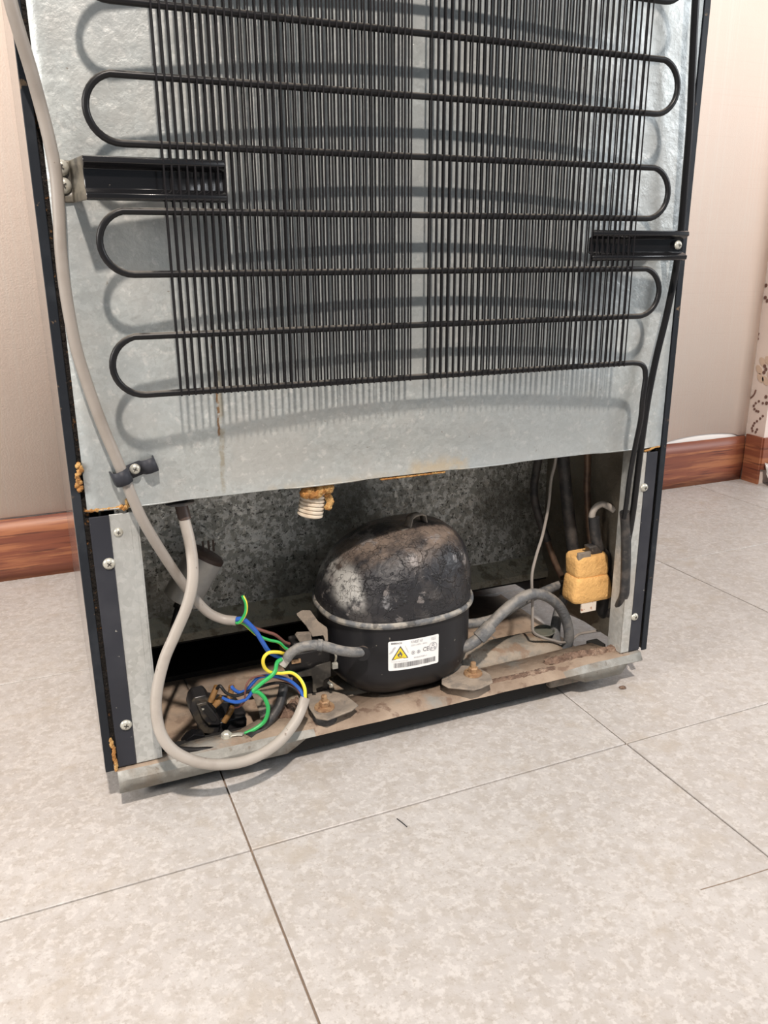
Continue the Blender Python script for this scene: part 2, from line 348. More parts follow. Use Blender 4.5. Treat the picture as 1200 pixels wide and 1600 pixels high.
# crumpled film on the floor at the pillar's foot
fm = MB()
def film(u, v):
    return Vector((1.439+u*.10, .600 - .018*u - .022*(1-v) + .006*noise.noise(Vector((u*6, v*5, 1))), .001 + v*.05*(1-.3*u) + .004*noise.noise(Vector((u*9, v*7, 4)))*v))
fm.grid(film, 12, 8)
o = fm.build('plastic_film', K['plastic'], fix=False, smooth=15); o.modifiers.new('s', 'SOLIDIFY').thickness = .0005
tag(o, 'crumpled translucent plastic film at the foot of the floral pillar', 'plastic film')
# ---------------------------------------------------------------- refrigerator
W, ZB = .605, .290
fr = thing('refrigerator', (W/2, .3, 0), 'old refrigerator seen from its galvanised back, turned away on the tiled floor', 'refrigerator')
def bulge(x, z):
    u = min(max((x-.02)/.565, 0), 1); s = math.sin(math.pi*u); t = min(max((z-.293)/.075, 0), 1); t = t*t*(3-2*t)
    return -.0185*s**.85*t if s > 0 else 0
bp = MB()
def bpf(u, v):
    x = .007 + u*.593; z = ZB + v*1.31
    return Vector((x, bulge(x, z) - .0015 - (.0008*math.sin(x*37) if v == 0 else 0), z))
bp.grid(lambda u, v: bpf(u, v*v), 60, 90)
o = bp.build('back_panel', K['sheet'], fr, fix=False); m_ = o.modifiers.new('s', 'SOLIDIFY'); m_.thickness = .0012; m_.offset = -1
# folded return along the panel's bottom edge
MB().box((.007, -.001, ZB), (.600, .012, ZB+.0012)).build('panel_hem', K['galv'], fr)
def sidepanel(x0, x1, name):
    m = MB(); m.prism([(x0, 0, .0425), (x0, .16, .024), (x0, .30, .017), (x0, .545, .017), (x0, .545, 1.6), (x0, 0, 1.6)], (x1-x0, 0, 0))
    return m.build(name, K['side_paint'], fr, bev=.0006)
sidepanel(-.004, -.0005, 'side_panel'); sidepanel(.6055, .609, 'side_panel')
for a, b in ((-.0038, .0035), (.6015, .6088)):
    MB().box((a, -.0018, .0425), (b, -.0002, 1.6)).build('edge_trim', K['edge_paint'], fr, bev=.0006)
for a, b in ((.0035, .0085), (.5975, .6015)):
    m = MB(); zz = [.05+i*.0125 for i in range(125)]
    def ff(u, v, a=a, b=b):
        z = .046 + v*1.55; return Vector((a+u*(b-a), .003 + .0016*noise.noise(Vector((u*3, 0, z*90))), z))
    m.grid(ff, 3, 300); o = m.build('foam_seam', K['foam_dark'], fr, fix=False); k_ = o.modifiers.new('s', 'SOLIDIFY'); k_.thickness = .004; k_.offset = -1
# side posts of the compressor bay
for (d0, d1, g0, g1, dx, nm) in ((.0075, .0235, .0235, .0405, .0055, 0), (.5835, .5980, .5715, .5835, -.0055, 1)):
    MB().box((d0, -.0012, .0445), (d1, .0008, .284)).build('mounting_strip', K['dark_paint'], fr, bev=.0004)
    m = MB().box((g0, -.0006, .044), (g1, .0010, .2845))
    if nm == 0: m.box((.0395, -.0004, .044), (.0455, .022, .2845)) ; m.box((.0405, .0, .044), (.0470, .0015, .284))
    else: m.box((.5715, -.0004, .044), (.5730, .024, .2845))
    m.build('corner_post', K['galv'], fr, bev=.0005)
# bay liner
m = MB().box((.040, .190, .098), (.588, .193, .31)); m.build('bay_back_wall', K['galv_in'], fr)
lip = MB(); lip.prism([(.040, .190, .101), (.040, .174, .083), (.040, .174, .074), (.040, .178, .074), (.040, .194, .099)], (.548, 0, 0)); lip.build('bay_back_lip', K['galv_lip'], fr)
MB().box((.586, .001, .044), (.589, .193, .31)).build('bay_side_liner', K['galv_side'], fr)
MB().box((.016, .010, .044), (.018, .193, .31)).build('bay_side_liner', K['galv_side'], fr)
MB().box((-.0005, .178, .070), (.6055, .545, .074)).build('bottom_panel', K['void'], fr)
MB().box((.018, .012, .310), (.588, .195, .314)).build('bay_top_liner', K['galv_in'], fr)
MB().box((-.004, .0, 1.6), (.609, .545, 1.612)).build('top_panel', K['side_paint'], fr, bev=.003)
MB().box((-.004, .548, .03), (.609, .60, 1.6)).build('door', K['side_paint'], fr, bev=.006)
for x in (.06, .50):
    for y in (.44, .52):
        MB().lathe([(.017, 0), (.019, .006), (.012, .010), (.010, .074)], (x, y, 0), (0, 0, 1), 16).build('foot', K['void'], fr)
MB().box((.004, .2235, .0), (.44, .50, .007)).build('shade_slab', K['void'], fr, bev=.001)  # added black slab standing in for the shade on the floor below
# base rail with torn, dusty flange
def rail():
    m = MB(); n = 60; V = []; 
    for i in range(n+1):
        x = .0060 + .5925*i/n
        dip = 0
        if .20 < x < .50: dip = math.sin(math.pi*(x-.20)/.30)
        jag = .0012*noise.noise(Vector((x*40, 0, 0)))
        ft = .0005 if x < .2 or x > .5 else .0
        inn = .010 + .009*min(max((x-.045)/.03, 0), 1) + .019*min(max((x-.125)/.035, 0), 1) + .002*noise.noise(Vector((x*25, 3, 0)))
        if x > .56: inn = .010 + .028*max(0, 1-(x-.56)/.012)
        zt = .0425 - .004*dip
        e = min(1, max(0, (x-.165)/.035)) * min(1, max(0, (.520-x)/.03)); L3 = lambda a, b: a + (b-a)*e
        pts = [(x, inn, .0415-.001*e), (x, .004, L3(.0425, .0400)), (x, L3(-.0035, -.0035), L3(.041, .0382)+jag*.4), (x, L3(-.0075, -.0090)+jag*e, L3(.034, .0352)), (x, L3(-.0065, .010), L3(.0215, .0300))]
        if x > .578: pts[4] = (x, pts[3][1]+.002, pts[3][2]-.0015)
        V += pts
    F = []; MI = []
    for i in range(n):
        x = .006+.5925*i/n
        for k in range(4):
            F.append((i*5+k, i*5+k+1, (i+1)*5+k+1, (i+1)*5+k))
            MI.append(1 if k == 0 or (k == 1) or (.185 < x < .485) else 0)
    m.add(V, F, MI); o = m.build('base_rail', [K['rail'], K['base']], fr, fix=False, smooth=22)
    s_ = o.modifiers.new('s', 'SOLIDIFY'); s_.thickness = .0012; s_.offset = 1
    return o
rail()
MB().box((.016, .010, .009), (.478, .032, .0375)).build('lower_rail_and_shade', K['void'], fr, bev=.001)  # black stretch put in for the deep shade under the rail
MB().box((.478, .003, .0165), (.5745, .032, .0385)).build('lower_rail_and_shade', K['dustplate'], fr, bev=.002)
for x in (.03, .57):
    MB().box((x-.008, .034, .0), (x+.008, .052, .0390)).build('rail_foot', K['void'], fr, bev=.001)
# rounded cross beam behind the flange
def beam(u, v):
    x = .150 + u*.378
    h = .012 if .205 < x < .395 else .0185
    if x < .205: h = .0135
    a = math.pi*(1.02 - v*1.1); yy = .062 - math.cos(a)*-.026
    rnd = min(1, (1-u)*14)**.5 if u > .93 else 1
    return Vector((x, .064 + math.cos(a)*.026*(.6+.4*rnd), .036 + math.sin(a)*h*(1 + .08*noise.noise(Vector((x*22, v*3, 0))))*rnd))
m = MB().grid(beam, 60, 12); o = m.build('cross_beam', K['beam'], fr, fix=False); s_ = o.modifiers.new('s', 'SOLIDIFY'); s_.thickness = .0012; s_.offset = -1
MB().lathe([(.001, .0), (.0135, 0), (.0165, .003), (.0155, .0036), (.013, .0012), (.001, .0010)], (.508, .064, .0545), (0, 0, 1), 28, squash=.8).build('drain_cup', K['cup'], fr)
# dirt heaps
def lump(m, c, rx, ry, rz, seed=0, n=14, mi=0, amp=.35):
    def f(u, v):
        a = 2*math.pi*u; b = math.pi*(v-.5); d = Vector((math.cos(a)*math.cos(b), math.sin(a)*math.cos(b), math.sin(b)))
        k = 1 + amp*noise.noise(d*2.3 + Vector((seed, seed*2.2, 0))) + amp*.6*noise.noise(d*6 + Vector((seed, 0, 5)))
        return Vector(c) + Vector((d.x*rx*k, d.y*ry*k, d.z*rz*k))
    m.grid(f, n, n//2+2, mi, wrap=True)
m = MB(); 
for i in range(16):
    t = i/15; p = atz(865+t*118, 1036-t*22, .042); lump(m, p + Vector((0, .004, 0)), .010, .006, .0035+.004*random.random(), i)
for i in range(8):
    p = atz(438+i*6, 1118-i*3+random.uniform(-8, 8), .042); lump(m, p, .008, .007, .004+.003*random.random(), i+20)
for i in range(10):
    t = i/9; p = atz(770+t*90, 1068-t*20, .040); lump(m, p+Vector((0, .003, 0)), .011, .005, .0022, i+30)
o = m.build('dirt', K['dirt'], fr); tag(o, kind='stuff')
# foam showing at the torn joints
def residue(spec):
    m = MB()
    for a in spec: lump(m, *a)
    tag(m.build('foam_residue', K['foam'], fr, smooth=60), kind='stuff')
residue([(at(138+i*4.5+random.uniform(-1, 1), 798-i*.5, -.0005), .0022+.0012*random.random(), .0016, .0010+.0010*random.random(), i) for i in range(16)] +
        [(at(190+i*3.5, 794-i*1.2+random.uniform(-2, 2), -.002), .0022, .0020, .0020, i+9) for i in range(6)] + [(at(198, 784, -.003), .0014, .002, .0030, 5)])
residue([(at(123+random.uniform(-3, 4), 726+i*2.8, -.002), .0019, .0018, .0022, i+14) for i in range(15)])
residue([(at(174+i*.6+random.uniform(-1.5, 1.5), 1157+i*3.2, -.002), .0016, .0018, .0026, i+40) for i in range(15)])
residue([(at(1008+i*1.6, 704-i*.5+random.uniform(-1, 1), -.0005), .0018, .0016, .0011, i+55) for i in range(14)])
residue([(at(598+i*5.5, 748.5-i*.65, .001), .0032, .002, .0012, i+70) for i in range(18)])
# screws
sm_ = MB().lathe([(.0001, .0022), (.0020, .0021), (.0036, .0014), (.0045, .0003), (.0047, -.0006)], (0, 0, 0), (0, -1, 0), 20)
sm_.box((-.0019, -.0024, -.0004), (.0019, -.0019, .0004), 1); sm_.box((-.0004, -.0024, -.0019), (.0004, -.0019, .0019), 1)
screw0 = None
def screw(px, py, Y, par, scale=1.0, ang=0.4):
    global screw0
    p = at(px, py, Y)
    if screw0 is None:
        screw0 = sm_.build('screw', [K['screw'], K['screw_slot']], par); screw0.location = p; screw0.scale = (scale,)*3; screw0.rotation_euler = (0, ang, 0); return screw0
    c = inst(screw0, p, par, (0, ang, 0)); c.scale = (scale,)*3; return c
screw(170.5, 881, -.0015, fr, 1.12, .8); screw(197, 1133, -.0015, fr, 1.12, .3)
screw(1007, 762, -.0015, fr, 1.0, .2); screw(992, 964, -.0015, fr, 1.0, .5)
screw(185, 832, -.0008, fr, .85, .2)
# dark rubber grommet at the panel's lower edge
MB().lathe([(.004, 0), (.0125, 0), (.0125, .0010), (.004, .0012)], at(281, 788, .008)+Vector((0, 0, .0015)), (0, 0, 1), 24).build('grommet', K['blackrub'], fr)
# foam lump round the drain hose
m = MB()
for i in range(9): lump(m, at(477+i*4.6, 765-i*.3+random.uniform(-3, 6), .006), .0052, .005, .0055, i+80)
for i in range(5): lump(m, at(512+random.uniform(-3, 4), 772+i*5, .010), .0036, .003, .0034, i+90)
m.build('foam_plug', K['foam'], fr, smooth=60)
# corrugated drain stub
pa, pb = at(491, 764, .018), at(484, 806, .018); ax = (pb-pa); Ln = ax.length
prof = [(.0105, 0)]
for i in range(7):
    h = Ln*(i+.5)/7; prof += [(.0100, h-.0022), (.0122, h-.0008), (.0122, h+.0008), (.0100, h+.0022)]
prof += [(.0106, Ln), (.0085, Ln), (.0085, Ln*.5)]
MB().lathe(prof, pa, ax, 28).build('drain_hose', K['hose'], fr)
# ---------------------------------------------------------------- condenser grille
YC = -.040
cd = thing('condenser_grille', (.29, YC, .389), 'black wire-on-tube condenser grille spanning the galvanised back', 'condenser')
z0, dz, NL = .3885, .0443, 24
XL, XR, xr = .058, .523, .0222
pts = [Vector((at(960, 569, YC).x, YC, z0))]
path = []
top = z0 + dz*(NL-1)
# right riser that turns down to the bay
rise = [(975,810,-.006),(979,785,-.010),(984,745,-.014),(992,700,-.02),(1001,655,-.035),(1004,625,-.040),(1003,597,-.040)]
P = [at(*q) for q in rise]; P[-1] = Vector((.5385, YC, z0-.016))
c_ = [Vector((.5385, YC, z0-.016)), Vector((.5365, YC, z0-.007)), Vector((.531, YC, z0-.0018)), Vector((.521, YC, z0))]
path = spline(P, 6)[:-1] + spline(c_, 5)
for k in range(NL):
    z = z0 + k*dz
    if k % 2 == 0: path.append(Vector((.30, YC, z))); path.append(Vector((XL, YC, z)))
    else: path.append(Vector((.30, YC, z))); path.append(Vector((XR, YC, z)))
    if k < NL-1:
        cx = XL if k % 2 == 0 else XR; sg = -1 if k % 2 == 0 else 1
        for j in range(1, 16):
            a = -math.pi/2 + math.pi*j/16; path.append(Vector((cx + sg*xr*math.cos(a), YC, z + dz/2 + dz/2*math.sin(a))))
MB().tube(path, .0026, 12, sm=1).build('serpentine_tube', K['tube'], cd)
wm = MB().tube([(0, 0, z0-.0025), (0, 0, top+.004)], .00072, 6, sm=1)
NW = 36
xa0, xa1, xb0, xb1 = .0845, .2800, .2975, .5085
wx = [xa0 + (xa1-xa0)*i/(NW-1) for i in range(NW)] + [xb0 + (xb1-xb0)*i/(NW-1) for i in range(NW)]
w0 = None
for side in (-1, 1):
    for i, x in enumerate(wx):
        j = random.uniform(-.00025, .00025) if side < 0 else random.uniform(-.0007, .0007) + (.0020 if i >= NW else 0)*(1-(i-NW)/NW); L_ = (x + j, YC + side*.0032, 0)
        if w0 is None: w0 = wm.build('wire', K['wire'], cd); w0.location = L_
        else: inst(w0, L_, cd)
def channel(x0, x1, zc, h, y, name, par, taper=0):
    m = MB()                                  # W-section pressed bar
    prof = [(-.5, .0), (-.47, -.004), (-.36, -.0045), (-.28, .0), (-.22, .0035), (.22, .0035), (.28, .0), (.36, -.0045), (.47, -.004), (.5, .0)]
    vs = []
    for x in (x0, x0*.5+x1*.5, x1):
        for (a, b) in prof: vs.append((x, y+b, zc + a*h))
    n = len(prof); fs = [(i*n+k, i*n+k+1, (i+1)*n+k+1, (i+1)*n+k) for i in range(2) for k in range(n-1)]
    m.add(vs, fs); return m
# left bracket: foot on the panel, slanted leg, long arm
def bracket(side, name, zc, h, xs, xe, xf, xfoot):
    prof = [(-.5, .0), (-.46, -.003), (-.36, -.0035), (-.28, .0), (-.24, .0035), (.24, .0035), (.28, .0), (.36, -.0035), (.46, -.003), (.5, .0)]
    rows = [(xfoot, -.003, .35), (xf, -.003, .5), (xs, YC+.0, 1.0), (xe, YC, 1.0)]
    vs = []; n = len(prof)
    for (x, y, k) in rows:
        for (a, b) in prof: vs.append((x, y + b*(k if k >= 1 else .2), zc + a*h))
    fs = [(i*n+k, i*n+k+1, (i+1)*n+k+1, (i+1)*n+k) for i in range(len(rows)-1) for k in range(n-1)]
    ms = [1 if i < 2 and side < 0 else 0 for i in range(len(rows)-1) for k in range(n-1)]
    m = MB().add(vs, fs, ms); o = m.build(name, [K['bracket'], K['bracket_dusty']], cd, fix=False, smooth=25)
    s_ = o.modifiers.new('s', 'SOLIDIFY'); s_.thickness = .0012; s_.offset = 0
    b_ = o.modifiers.new('b', 'BEVEL'); b_.width = .0004; b_.segments = 1
    return o
bracket(-1, 'bracket', .5425, .029, .0305, .1290, .0235, .0125)
bracket(1, 'bracket', .4975, .0265, .5720, .4625, .5760, .5860)
screw(95, 262, -.0045, cd, 1.25, .5); screw(99, 290, -.0045, cd, 1.25, 1.0); screw(1060, 383, -.041, cd, .9, .2)
# ---------------------------------------------------------------- compressor
CX, CY, A, B, ZS = .3125, .072, .0845, .0765, .1345
cp = thing('compressor', (CX, CY, .045), 'black hermetic compressor with peeling dome and white label', 'compressor')
def sup(a, n): 
    c, s = math.cos(a), math.sin(a); return math.copysign(abs(c)**(2/n), c), math.copysign(abs(s)**(2/n), s)
def body(u, v):
    a = 2*math.pi*u; cx, sy = sup(a, 2.35)
    z = .0475 + v*(ZS-.0475)
    k = 1.0
    if z < .080: t = (.080-z)/.0325; k = 1 - .30*t**1.7
    elif z > .124: k = 1 + .02*(z-.124)/.01
    foot = 1
    if z < .075:           # two pressed feet bulging downwards at the front and back
        foot = 1 + .10*abs(math.sin(2*a))*(.075-z)/.0275
    return Vector((CX + A*.975*cx*k*foot, CY + B*.975*sy*k*foot, z))
m = MB().grid(body, 72, 26, wrap=True); m.f.append(tuple(reversed(range(72)))); m.m.append(0)
m.build('lower_shell', K['comp'], cp)
def dome(u, v):
    a = 2*math.pi*u; cx, sy = sup(a, 2.35); th = v*math.pi/2*.985
    n = 2.75 + .65*cx; r = math.cos(th)**(2/n); h = math.sin(th)**(2/n)
    H = .0815 + .0065*cx*r
    p = Vector((CX + A*.995*cx*r, CY + B*.985*sy*r, ZS + h*H))
    d = (p - Vector((.275, -.002, .165))).length; k = max(0, 1-d/.016); p.y += .004*k*k*(3-2*k)
    nn = noise.noise(p*30); p += Vector((0, -.0006*nn, .0008*nn)); return p
m = MB().grid(dome, 96, 44, wrap=True); m.f.append(tuple(44*96+k for k in range(96))); m.m.append(0)
m.build('dome', K['dome'], cp)
def belt(u, v):
    a = 2*math.pi*u; cx, sy = sup(a, 2.35); b = 2*math.pi*v
    return Vector((CX + (A + .0004 + .0022*math.cos(b))*cx, CY + (B+.0002+.0022*math.cos(b))*sy, ZS + .0034*math.sin(b) + .0006*noise.noise(Vector((cx*4, sy*4, 0)))))
MB().grid(belt, 80, 10, wrap=True).build('seam', K['seam'], cp)
# lifting hook on the crown
hb = at(642, 822, .072)
m = MB()
zz = .2165
prof = [(-.024, 0), (-.012, .0005), (-.0105, .004), (-.009, .0105), (-.004, .0125), (.004, .0125), (.009, .0105), (.0105, .004), (.012, .0005), (.024, 0)]
vs = []; n = len(prof)
d = Vector((.93, .25, 0)).normalized(); q = Vector((-.25, .93, 0)).normalized(); hc = Vector((.335, .060, .2145))
for (s_, h_) in prof:
    for w_ in (-.005, .005): vs.append(hc + d*s_*.95 + q*w_ + Vector((0, 0, h_)))
m.add(vs, [(2*i, 2*i+1, 2*i+3, 2*i+2) for i in range(n-1)])
o = m.build('lifting_hook', K['dustplate'], cp, fix=False, smooth=30); s_ = o.modifiers.new('s', 'SOLIDIFY'); s_.thickness = .0016
# feet plates, grommets and bolts
for side, poly, bolt in ((0, [(480,1083),(483,1108),(494,1124),(512,1127),(550,1112),(560,1104),(540,1088),(515,1080)], (507, 1106)),
                         (1, [(690,1058),(690,1070),(700,1076),(740,1080),(752,1077),(770,1068),(766,1056),(745,1044),(705,1040)], (739, 1053))):
    pl = [atz(x, y, .0515) for x, y in poly]
    m = MB().prism(pl, (0, 0, .0022)); m.build('foot_plate', K['dustplate'], cp, bev=.0008)
    c = atz(bolt[0], bolt[1], .0535)
    MB().lathe([(.0105, -.0150), (.0125, -.0135), (.0125, -.0050), (.0105, -.0025)], c, (0, 0, 1), 20).build('rubber_mount', K['blackrub'], cp)
    bo = MB().lathe([(.0098, 0), (.0104, .0006), (.0100, .0022), (.0050, .0028)], c, (0, 0, 1), 24)
    bo.lathe([(.0052, .002), (.0056, .003), (.0056, .0075), (.0046, .0085)], c, (0, 0, 1), 6)
    bo.lathe([(.0030, .008), (.0029, .0095), (.0032, .0105), (.0029, .0115), (.0032, .0125), (.0028, .0142), (.0012, .015)], c, (0, 0, 1), 14)
    bo.build('bolt', K['rust'], cp)
# label
def csurf(x, z, off):
    t = (x-CX)/(A*.975); y = CY - B*.975*(1-abs(t)**2.35)**(1/2.35); return Vector((x, y-off, z))
LX0, LX1, LZ0, LZ1 = .2770, .3325, .0835, .1165
def lmap(u, v, off=.0006): return csurf(LX0 + u*(LX1-LX0), LZ0 + v*(LZ1-LZ0), off)
m = MB(); nU = 16; rc = .05
def lab(u, v):
    e = 0
    x = u; z = v; asp = (LX1-LX0)/(LZ1-LZ0)
    du = min(u, 1-u)*asp
    if du < rc: e = rc - math.sqrt(max(0, rc*rc-(rc-du)**2))
    return lmap(x, e + z*(1-2*e), .0005)
us = [0, .004, .012, .025, .05] + [i/16 for i in range(1, 16)] + [.95, .975, .988, .996, 1]
us = sorted(set(us)); vs = []
for v in (0, 1):
    for u in us: vs.append(lab(u, v))
n = len(us); fs = [(i, i+1, n+i+1, n+i) for i in range(n-1)]
lb = m.add(vs, fs).build('label_sticker', K['paper'], cp, fix=False); lb['label'] = 'white rating label with yellow flame warning triangle'
pr = MB()
def quad(u0, v0, u1, v1, mi=0, off=.0008, n=1):
    for k in range(n):
        a = u0+(u1-u0)*k/n; b = u0+(u1-u0)*(k+1)/n
        pr.add([lmap(a, v0, off), lmap(b, v0, off), lmap(b, v1, off), lmap(a, v1, off)], [(0, 1, 2, 3)], mi)
def text(s, u, v, h, wd, mi=0, rot=0, bold=0):
    c = bpy.data.curves.new('t', 'FONT'); c.body = s; c.size = 1; c.resolution_u = 2; c.offset = bold
    o = bpy.data.objects.new('t', c); col.objects.link(o); dg = bpy.context.evaluated_depsgraph_get(); me = o.evaluated_get(dg).to_mesh()
    V = [v_.co.copy() for v_ in me.vertices]; F = [tuple(p.vertices) for p in me.polygons]
    bpy.data.objects.remove(o); 
    mx = max(p.x for p in V); my = max(p.y for p in V); mn = min(p.x for p in V); asp = (LX1-LX0)/(LZ1-LZ0)
    out = []
    for p in V:
        a, b = (p.x-mn)/(mx-mn)*wd*asp, p.y/my*h; ca, sa = math.cos(rot), math.sin(rot)
        out.append(lmap(u + (a*ca - b*sa)/asp, v + a*sa + b*ca, .0009))
    pr.add(out, F, mi)
text('EMBRACO', .05, .905, .055, .20, 0, bold=.02)
text('FCN82ET AD', .42, .875, .085, .24, 1, bold=.01); text('220V-240V~ 50Hz', .42, .775, .05, .33, 1)
text('844443290BA-1', .48, .345, .045, .26, 1)
text('CE', .665, .52, .14, .12, 0)
text('R600a R600a', .035, .575, .045, .16, 1, rot=1.0); text('ISOBUTANE', .065, .60, .035, .14, 1, rot=1.0)
text('FLAMMABLE', .30, .80, .035, .16, 1, rot=-1.15)
text('Contains flammable gas', .05, .30, .03, .32, 1)
text('SAFETY', .83, .90, .045, .11, 1, rot=-.05); text('CHECK', .835, .845, .045, .10, 1, rot=-.05)
def ring(u, v, r, w_, mi=0, n=24):
    asp = (LX1-LX0)/(LZ1-LZ0); vs = []
    for k in range(n):
        a = 2*math.pi*k/n
        for rr in (r, r-w_): vs.append(lmap(u + rr*math.cos(a)/asp, v + rr*math.sin(a), .0009))
    pr.add(vs, [(2*k, 2*k+1, (2*k+3) % (2*n), (2*k+2) % (2*n)) for k in range(n)], mi)
ring(.465, .545, .065, .014, 1); ring(.465, .545, .03, .03, 1); ring(.575, .55, .06, .014, 1); ring(.575, .55, .03, .02, 1)
ring(.875, .62, .15, .016, 1); ring(.875, .68, .045, .02, 1); ring(.84, .57, .04, .02, 1); ring(.91, .57, .04, .02, 1)
def tri(pts, mi, off): pr.add([lmap(u, v, off) for u, v in pts], [tuple(range(len(pts)))], mi)
tri([(.055, .365), (.372, .395), (.220, .835)], 0, .0008); tri([(.085, .392), (.345, .415), (.218, .775)], 2, .00095)
flame = [(.185, .47), (.165, .51), (.165, .56), (.185, .60), (.19, .57), (.20, .60), (.205, .67), (.232, .62), (.24, .57), (.25, .585), (.255, .53), (.245, .48), (.215, .455)]
tri(flame, 0, .0011); tri([(.205, .475), (.195, .51), (.21, .55), (.225, .52), (.228, .485), (.217, .47)], 2, .0012)
pr_t = [(.14, .435), (.29, .447), (.29, .437), (.14, .425)]; tri(pr_t, 0, .0011)
random.seed(3); u = .10
while u < .93:
    w_ = random.choice([.004, .006, .009, .013]); quad(u, .09, u+w_, .255, 0); u += w_ + random.choice([.005, .007, .010])
pr.build('label_print', [K['ink'], K['inkgrey'], K['warn']], lb, fix=False, smooth=0)
random.seed(11)
# start device and clips on the compressor's left
tb = MB()
def pbox(m, x0, y0, x1, y1, Y, dep, mi=0):     # box whose face fills a region, standing at depth Y
    a, b = at(x0, y1, Y), at(x1, y0, Y); m.box((a.x, Y, a.z), (b.x, Y+dep, b.z), mi)
pbox(tb, 452, 1012, 516, 1060, .036, .035); pbox(tb, 470, 1058, 515, 1092, .040, .03); pbox(tb, 458, 998, 500, 1014, .045, .02)
tb.build('terminal_block', K['black'], cp, bev=.0015)
m = MB()
m.prism([at(x, y, .032) for x, y in ((460,1053),(492,1043),(495,1040),(517,1034),(517,1057),(506,1063),(505,1072),(494,1076),(495,1082),(489,1082),(489,1062),(487,1056),(478,1057),(462,1060))], (0, .0018, 0))
m.build('retaining_clip', K['bracket_dusty'], cp, bev=.0003)
m = MB()
ca, cb = Vector(at(466, 962, .075)), Vector(at(508, 990, .045))
m.prism([at(464, 962, .070), at(473, 957, .075), at(486, 957, .070), at(498, 974, .055), at(512, 984, .045), at(513, 1002, .040), at(508, 1002, .040), at(505, 993, .042), at(488, 995, .045), at(478, 978, .060)], (0, .002, .002))
m.prism([at(463, 995, .043), at(466, 991, .043), at(486, 990, .043), at(488, 1004, .043), at(470, 1006, .043)], (0, .006, 0))
m.build('spring_clip', K['dustplate'], cp, bev=.0004)
pbox(m := MB(), 456, 1030, 470, 1038, .034, .004); m.build('terminal_tab', K['rust'], cp)
m = MB(); m.tube([at(522, 1040, .030), at(525, 1028, .022), at(524, 1022, .020)], .0012, 6); pbox(m, 520, 1036, 528, 1046, .020, .003)
m.tube([at(513, 1066, .030), at(518, 1070, .026), at(518, 1073, .026)], .0016, 8); m.build('terminal_pin', K['screw'], cp)
# charging stub: grey pipe with crimped end
tp = [at(570, 1018, .004), at(552, 1019, -.004), at(530, 1016, -.006), at(505, 1009, -.004), at(488, 1008, .0), at(468, 1012, .004), at(454, 1021, .006), at(447, 1031, .006)]
m = MB(); m.tube(tp, lambda t: .0050 if t < .97 else .0046, 14)
m.tube([at(447, 1030, .006), at(444, 1035, .006), at(440, 1040, .006)], .0050, 10, flat=.3, mi=1, ang=(1, 0, 0)); m.lathe([(.0045, -.003), (.0058, -.002), (.0058, .002), (.0045, .003)], at(500, 1008, -.003), (at(505, 1009, -.004)-at(495, 1008, -.002)), 16)
m.lathe([(.0048, 0), (.0078, .001), (.0078, .004), (.0050, .005)], at(566, 1019, .002), (-.3, -1, 0), 16, mi=2)
m.build('process_tube', [K['greytube'], K['alu'], K['comp']], cp)
# pipes leaving on the right
def rtube(name, pts, r, mt, label, cat='pipe', seg=12, group=None, flat=1):
    o = MB().tube([q if isinstance(q, Vector) else at(*q) for q in pts], r, seg, flat=flat).build(name, mt); tag(o, label, cat, group); return o
st = thing('suction_pipe', at(706, 1012, .030), 'thick grey looping suction pipe from right side of compressor up behind the panel', 'pipe')
sp = [(700,1011,.035),(712,1013,.024),(728,1010,.018),(748,997,.018),(765,978,.020),(785,957,.024),(808,938,.030),(832,928,.036),(856,933,.042),(874,948,.046),(885,970,.048),(889,992,.048),(886,1008,.050),(877,1014,.054),(869,1002,.060),(868,980,.066),(873,955,.072),(882,932,.078)]
MB().tube([at(*q) for q in sp], .0062, 14).build('lower_pipe', K['greytube'], st)
MB().tube([at(*q) for q in [(882,932,.078),(892,905,.082),(896,875,.085),(893,840,.087),(888,800,.088),(884,760,.088),(880,718,.088),(878,700,.088)]], .0072, 14).build('insulated_riser', K['blackrub'], st)
MB().tube([at(*q) for q in [(748,997,.018),(756,989,.018),(766,978,.020)]], .0080, 14).build('joint_sleeve', K['greytube'], st)
dp = thing('discharge_pipe', at(724, 975, .08), 'slimmer dark pipe from compressor crossing to the thin riser at the back', 'pipe')
MB().tube([at(*q) for q in [(716,974,.062),(728,975,.060),(752,972,.060),(778,964,.062),(803,948,.066),(828,934,.072),(850,924,.080),(872,915,.090),(886,912,.098)]], .0056, 12).build('horizontal_run', K['greytube'], dp)
MB().tube([at(*q) for q in [(886,912,.098),(880,905,.102),(872,890,.106),(863,868,.112),(855,845,.118),(847,822,.122)]], .0040, 10).build('copper_riser', K['copper'], dp)
MB().tube([at(*q) for q in [(855,845,.118),(846,820,.122),(837,790,.126),(834,765,.128),(837,740,.130),(842,715,.130),(845,700,.130)]], .0050, 10).build('black_sleeve', K['blackrub'], dp)
rtube('capillary_tube', [(870,700,.060),(867,725,.060),(861,750,.060),(857,790,.058),(848,835,.056),(838,868,.052),(831,900,.048),(832,940,.044),(832,975,.042),(834,988,.042),(848,996,.044),(865,1001,.046),(880,1004,.046),(893,1000,.058),(905,991,.066),(925,987,.066),(942,984,.066),(948,976,.066)], .0017, K['cable'], 'hair-thin grey capillary tube looping to the filter canister tip', seg=8)
rtube('return_line', [(918,700,.085),(918,730,.084),(917,760,.083),(919,800,.082),(922,835,.078),(924,862,.072)], .0042, K['copper'], 'straight brown line dropping into the top of the foam-wrapped filter')
o = MB().tube([at(*q) for q in [(931,865,.060),(929,850,.060),(926,825,.060),(925,806,.060),(930,794,.060),(940,788,.058),(950,791,.054),(960,797,.050)]], .0040, 12).build('service_stub', K['cable2'])
